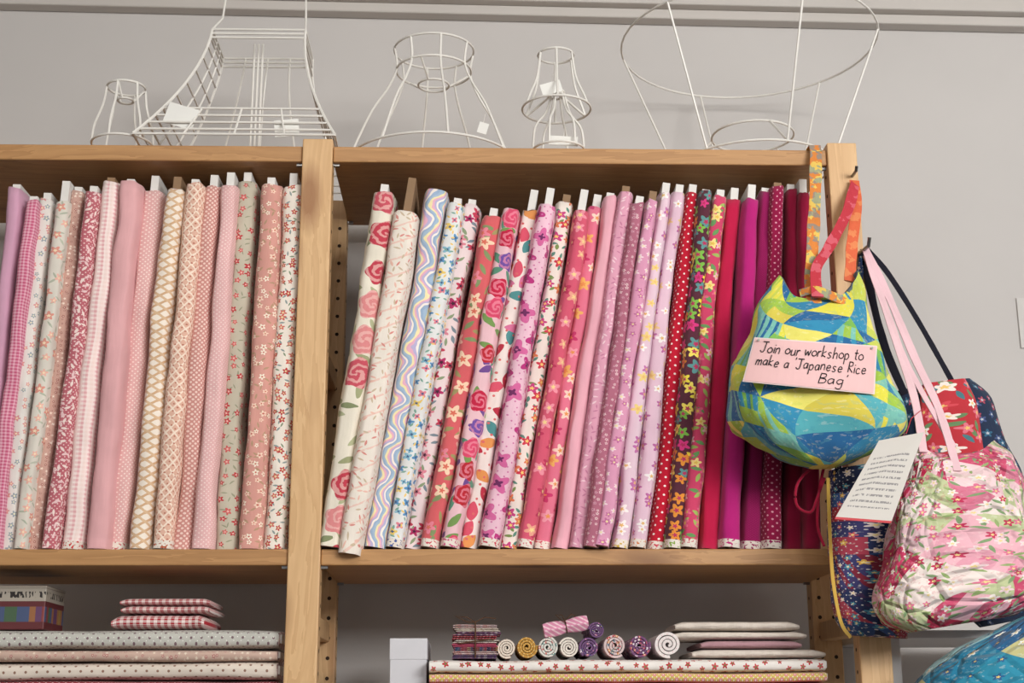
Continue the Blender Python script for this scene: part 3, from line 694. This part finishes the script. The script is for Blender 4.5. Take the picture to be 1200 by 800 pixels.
# rolls of fabric
def roll(mb,x,z,Yf,R,Ln,mat,turns=4,sd=0,sqz=1.0):
    n=int(26*turns); th=R/turns*.62; prof=[]
    for i in range(n+1):
        a=2*math.pi*turns*i/n+sd; r=R*.1+(R-th/2-R*.1)*i/n
        prof.append((a,r*(1+.05*nz(a*.5,sd,1))))
    outer=[(math.cos(a)*(r+th/2),math.sin(a)*(r+th/2)) for a,r in prof]; inner=[(math.cos(a)*max(r-th/2,.0002),math.sin(a)*max(r-th/2,.0002)) for a,r in prof]
    loop=outer+inner[::-1]; N=len(loop)
    ys=[Yf,Yf+.003,Yf+Ln]
    bs=mb.grid([[Vector((x+a*(.97 if q==0 else 1),y,z+b*sqz)) for a,b in loop] for q,y in enumerate(ys)],lambda i,j:(j/26*R*5+sd,ys[i]-Yf),True,mat)
    for i in range(n): mb.face([bs+i,bs+i+1,bs+N-2-i,bs+N-1-i],[(i/26*R*5+sd,0),((i+1)/26*R*5+sd,0),((i+1)/26*R*5+sd,.002),(i/26*R*5+sd,.002)],mat)
rollm=[f('roll_cream',(226,212,196),('dots',170,.15,(190,140,120))),f('roll_mustard',(192,140,60),('dots',200,.15,(232,200,128))),f('roll_teal_cream',(214,212,204),('flower',90,.35,[(80,134,134),(196,90,88)],(240,220,200))),
 f('roll_cream_b',(226,218,206),('dots',180,.2,(160,96,112))),f('roll_violet',(110,78,120),('flower',110,.42,[(200,128,168),(228,220,230),(66,66,120)],(236,216,130))),f('roll_multi',(214,190,190),('flower',110,.45,[(184,50,66),(70,112,134),(212,124,74)],(236,216,180))),f('roll_plum',(120,78,120),('flower',120,.42,[(234,220,230),(194,80,94)],(236,216,180))),f('roll_white',(228,220,218),('dots',150,.1,(220,176,182)))]
rolls=empty('rolled_fabric_bundle'); Yr=.025
for k,(px,r,mi) in enumerate(((594,12,0),(618,13.5,1),(642,13,2),(667,12.5,3),(691,12.5,4),(721,14.5,5),(750,14,6),(784,17.5,7),(700,10,4))):
    mb=MB(); s=SC(px,765,Yr); R=r*s; sq=1 if k!=7 else .92
    z=zr+R*sq+.0006
    if k==8: z=zr+2*12.5*s+R*.78
    roll(mb,X_(px,765,Yr),z,Yr+random.uniform(0,.01),R,.13,0,3.5 if r<16 else 3,sd=k*1.3+2,sqz=sq)
    mb.obj('roll_%d'%(k+1),[rollm[mi]],rolls,smooth=False)
PNKR=f('roll_pink_stripe',(220,138,172),('stripe',160,.35,.8,(240,204,214)))
mb=MB(); s=SC(660,738,Yr); ra=P(638,746,Yr); rb=P(690,728,Yr)
ra.z=max(ra.z,zr+2*13*s+.008)
path=[ra.lerp(rb,t/10)+Vector((0,.02,0)) for t in range(11)]
rows_=[]
d=(rb-ra).normalized(); up=Vector((0,-1,0)); sdv=d.cross(up)
for i,p in enumerate(path):
    R=10.5*s*(1-.25*math.exp(-((i-5)/1.3)**2))*(.9 if i in(0,10) else 1)
    rows_.append([p+(up*math.cos(2*math.pi*k/20)+sdv*math.sin(2*math.pi*k/20)*.8)*R*(1+.12*math.cos(5*2*math.pi*k/20)) for k in range(20)])
bs=mb.grid(rows_,lambda i,j:(j*.003,i*.006),True); mb.cap([bs+k for k in range(20)]); mb.cap([bs+200+k for k in range(20)])
mb.obj('bundle_body',[PNKR],rolls,smooth=True)
TW=plain('twine',(90,60,40),.9)
mb=MB(); c=path[5]
mb.tube([c+(up*math.cos(2*math.pi*k/20)+sdv*math.sin(2*math.pi*k/20)*.85)*8.6*s for k in range(20)],.0009,6,closed=True)
mb.tube([c+Vector((0,-.012,.004)),c+Vector((-.006,-.014,.016)),c+Vector((-.016,-.012,.017)),c+Vector((-.004,-.013,.006)),c+Vector((.008,-.013,.018)),c+Vector((.014,-.012,.014))],.0008,5)
mb.obj('bundle_twine',[TW],rolls)
# fat quarter stack tied with twine
fq=empty('fat_quarter_stack')
fm=[rollm[4],rollm[5],NAVY,h3,rollm[3],g4,rollm[6],g3,rollm[5]]
za=zr+.0006; zb2=Z_(731,Yr); n=9; xa,xb_=X_(531,760,Yr),X_(583,760,Yr)
for i in range(n):
    mb=MB(); j=random.uniform(-.0025,.0025)
    fold(mb,xa+j,xb_+j,za+(zb2-za)*i/n,za+(zb2-za)*(i+1)/n,Yr+abs(j),.11,i*3.1,0,2,.0012)
    mb.obj('fat_quarter_%d'%(i+1),[fm[i]],fq,smooth=True)
mb=MB(); xm=(xa+xb_)/2
mb.tube([(xm,Yr-.002,za+.001),(xm,Yr-.0035,(za+zb2)/2),(xm,Yr-.002,zb2+.001),(xm,Yr+.05,zb2+.003),(xm,Yr+.112,zb2)],.0011,6)
mb.tube([(xa-.001,Yr+.01,(za+zb2)/2),(xa+.01,Yr-.003,(za+zb2)/2-.003),(xm,Yr-.0045,(za+zb2)/2),(xb_-.01,Yr-.003,(za+zb2)/2+.003),(xb_+.001,Yr+.01,(za+zb2)/2)],.0011,6)
mb.tube([(xm,Yr,zb2+.002),(xm-.012,Yr,zb2+.01),(xm-.03,Yr,zb2+.012),(xm-.012,Yr,zb2+.003),(xm,Yr,zb2+.003),(xm+.014,Yr,zb2+.01),(xm+.03,Yr,zb2+.008)],.0009,6)
mb.obj('twine_tie',[TW],fq)
# folded linen pile
LW=f('linen_white',(224,212,200),('mottle',60,(210,196,182),.4),wr=.9); LM=f('linen_mauve',(184,138,148),wr=.9)
Yq=.03; z0=zr+.0006; mb=MB()
a1=Z_(760,Yq,880); a2=Z_(751,Yq,880); a3=Z_(727,Yq,880)
fold(mb,X_(812,768,Yq),X_(968,768,Yq),z0,a1,Yq,.15,2,0,1,.003)
fold(mb,X_(822,755,Yq),X_(940,755,Yq),a1+.0005,a2+.002,Yq+.004,.14,4,1,1,.003)
fold(mb,X_(788,742,Yq),X_(944,742,Yq),a2+.003,(a2+a3)/2,Yq+.002,.14,8,0,1,.005)
fold(mb,X_(792,742,Yq),X_(938,742,Yq),(a2+a3)/2+.0005,a3,Yq+.0,.14,12,0,1,.005)
mb.obj('folded_linen_pile',[LW,LM],smooth=True)
# ------------------------------------------------------------ right side: side table, teal patchwork cushion
WL=plain('white_laminate',(206,206,208),.5,0,.02)
mb=MB(); Yw=.05
xa=rx1+.004; xb_=X_(1320,745,Yw); zt_=Z_(738,Yw,1120)
mb.box((xa,Yw,zt_-.012),(xb_,Yw+.3,zt_))
for xx in(xa+.005,xb_-.03):
    for yy in(Yw+.005,Yw+.27): mb.box((xx,yy,0),(xx+.022,yy+.022,zt_-.012))
mb.obj('side_table',[WL],bevel=.0015)
TEAL=f('patchwork_teal',(50,130,160),('tri',15,[(30,116,152),(70,156,174),(40,134,164),(30,90,140),(140,190,196),(26,108,146),(190,186,126)],.6,.2),('flower',40,.26,[(226,230,226),(40,90,140)],(224,196,104)),quilt=30,wr=.7)
CUY=-.14
cu=empty('patchwork_cushion')
bagmesh('cushion_body',[(1200,722,1235,716),(1150,745,1275,728),(1100,775,1300,748),(1072,806,1315,790),(1080,850,1300,850),(1120,890,1260,890)],CUY,[.01,.05,.075,.085,.07,.02],[TEAL,TEAL],41,cu,sq=.8)
mb=MB(); zc=P(1190,890,CUY).z
mb.box((X_(1085,890,CUY),CUY-.09,zc-.02),(X_(1330,890,CUY),CUY+.09,zc))
for xx in(X_(1100,890,CUY),X_(1310,890,CUY)):
    for yy in(-.07,.07): mb.tube([(xx,CUY+yy,0),(xx,CUY+yy,zc-.02)],.012,12)
mb.obj('display_stool',[WL])
mb=MB(); a=P(1196,408,WY); b=P(1260,350,WY); mb.box((a.x,WY-.004,a.z),(b.x,WY,b.z)); mb.obj('wall_notice',[plain('notice_paper',(210,208,205),.8,0,.02)])
# ------------------------------------------------------------ camera & light
cd=bpy.data.cameras.new('camera'); cd.lens=50.01; cd.sensor_width=36; cd.clip_start=.05
co=bpy.data.objects.new('camera',cd); bpy.context.scene.collection.objects.link(co)
co.matrix_world=Matrix.Translation(CAM)@ROT.to_4x4(); bpy.context.scene.camera=co
def area(name,loc,tgt,sx,sy,pw,col):
    l=bpy.data.lights.new(name,'AREA'); l.shape='RECTANGLE'; l.size=sx; l.size_y=sy; l.energy=pw; l.color=col
    o=bpy.data.objects.new(name,l); bpy.context.scene.collection.objects.link(o); o.location=loc
    o.rotation_euler=(Vector(tgt)-Vector(loc)).to_track_quat('-Z','Y').to_euler(); return o
area('window_daylight',(1.7,-2.9,2.45),(.1,0,1.8),1.5,.8,80,(1,.98,.95))
area('ceiling_light_panel',(-.3,-1.7,2.8),(-.1,-.5,1.5),1.2,.4,14,(1,.955,.885))
w=bpy.data.worlds.new('world'); bpy.context.scene.world=w; w.use_nodes=True
nt=w.node_tree; bg=nt.nodes['Background']
tc=nt.nodes.new('ShaderNodeTexCoord'); sp_=nt.nodes.new('ShaderNodeSeparateXYZ'); rp=nt.nodes.new('ShaderNodeValToRGB')
nt.links.new(tc.outputs['Generated'],sp_.inputs[0])
mr=nt.nodes.new('ShaderNodeMapRange'); mr.inputs[1].default_value=-.35; mr.inputs[2].default_value=.3
nt.links.new(sp_.outputs[2],mr.inputs[0]); nt.links.new(mr.outputs[0],rp.inputs[0])
rp.color_ramp.elements[0].color=(.19,.18,.17,1); rp.color_ramp.elements[1].color=(.975,.97,.965,1)
nt.links.new(rp.outputs[0],bg.inputs[0]); bg.inputs[1].default_value=.8
try:
    bpy.context.scene.view_settings.view_transform='Standard'
except Exception: pass
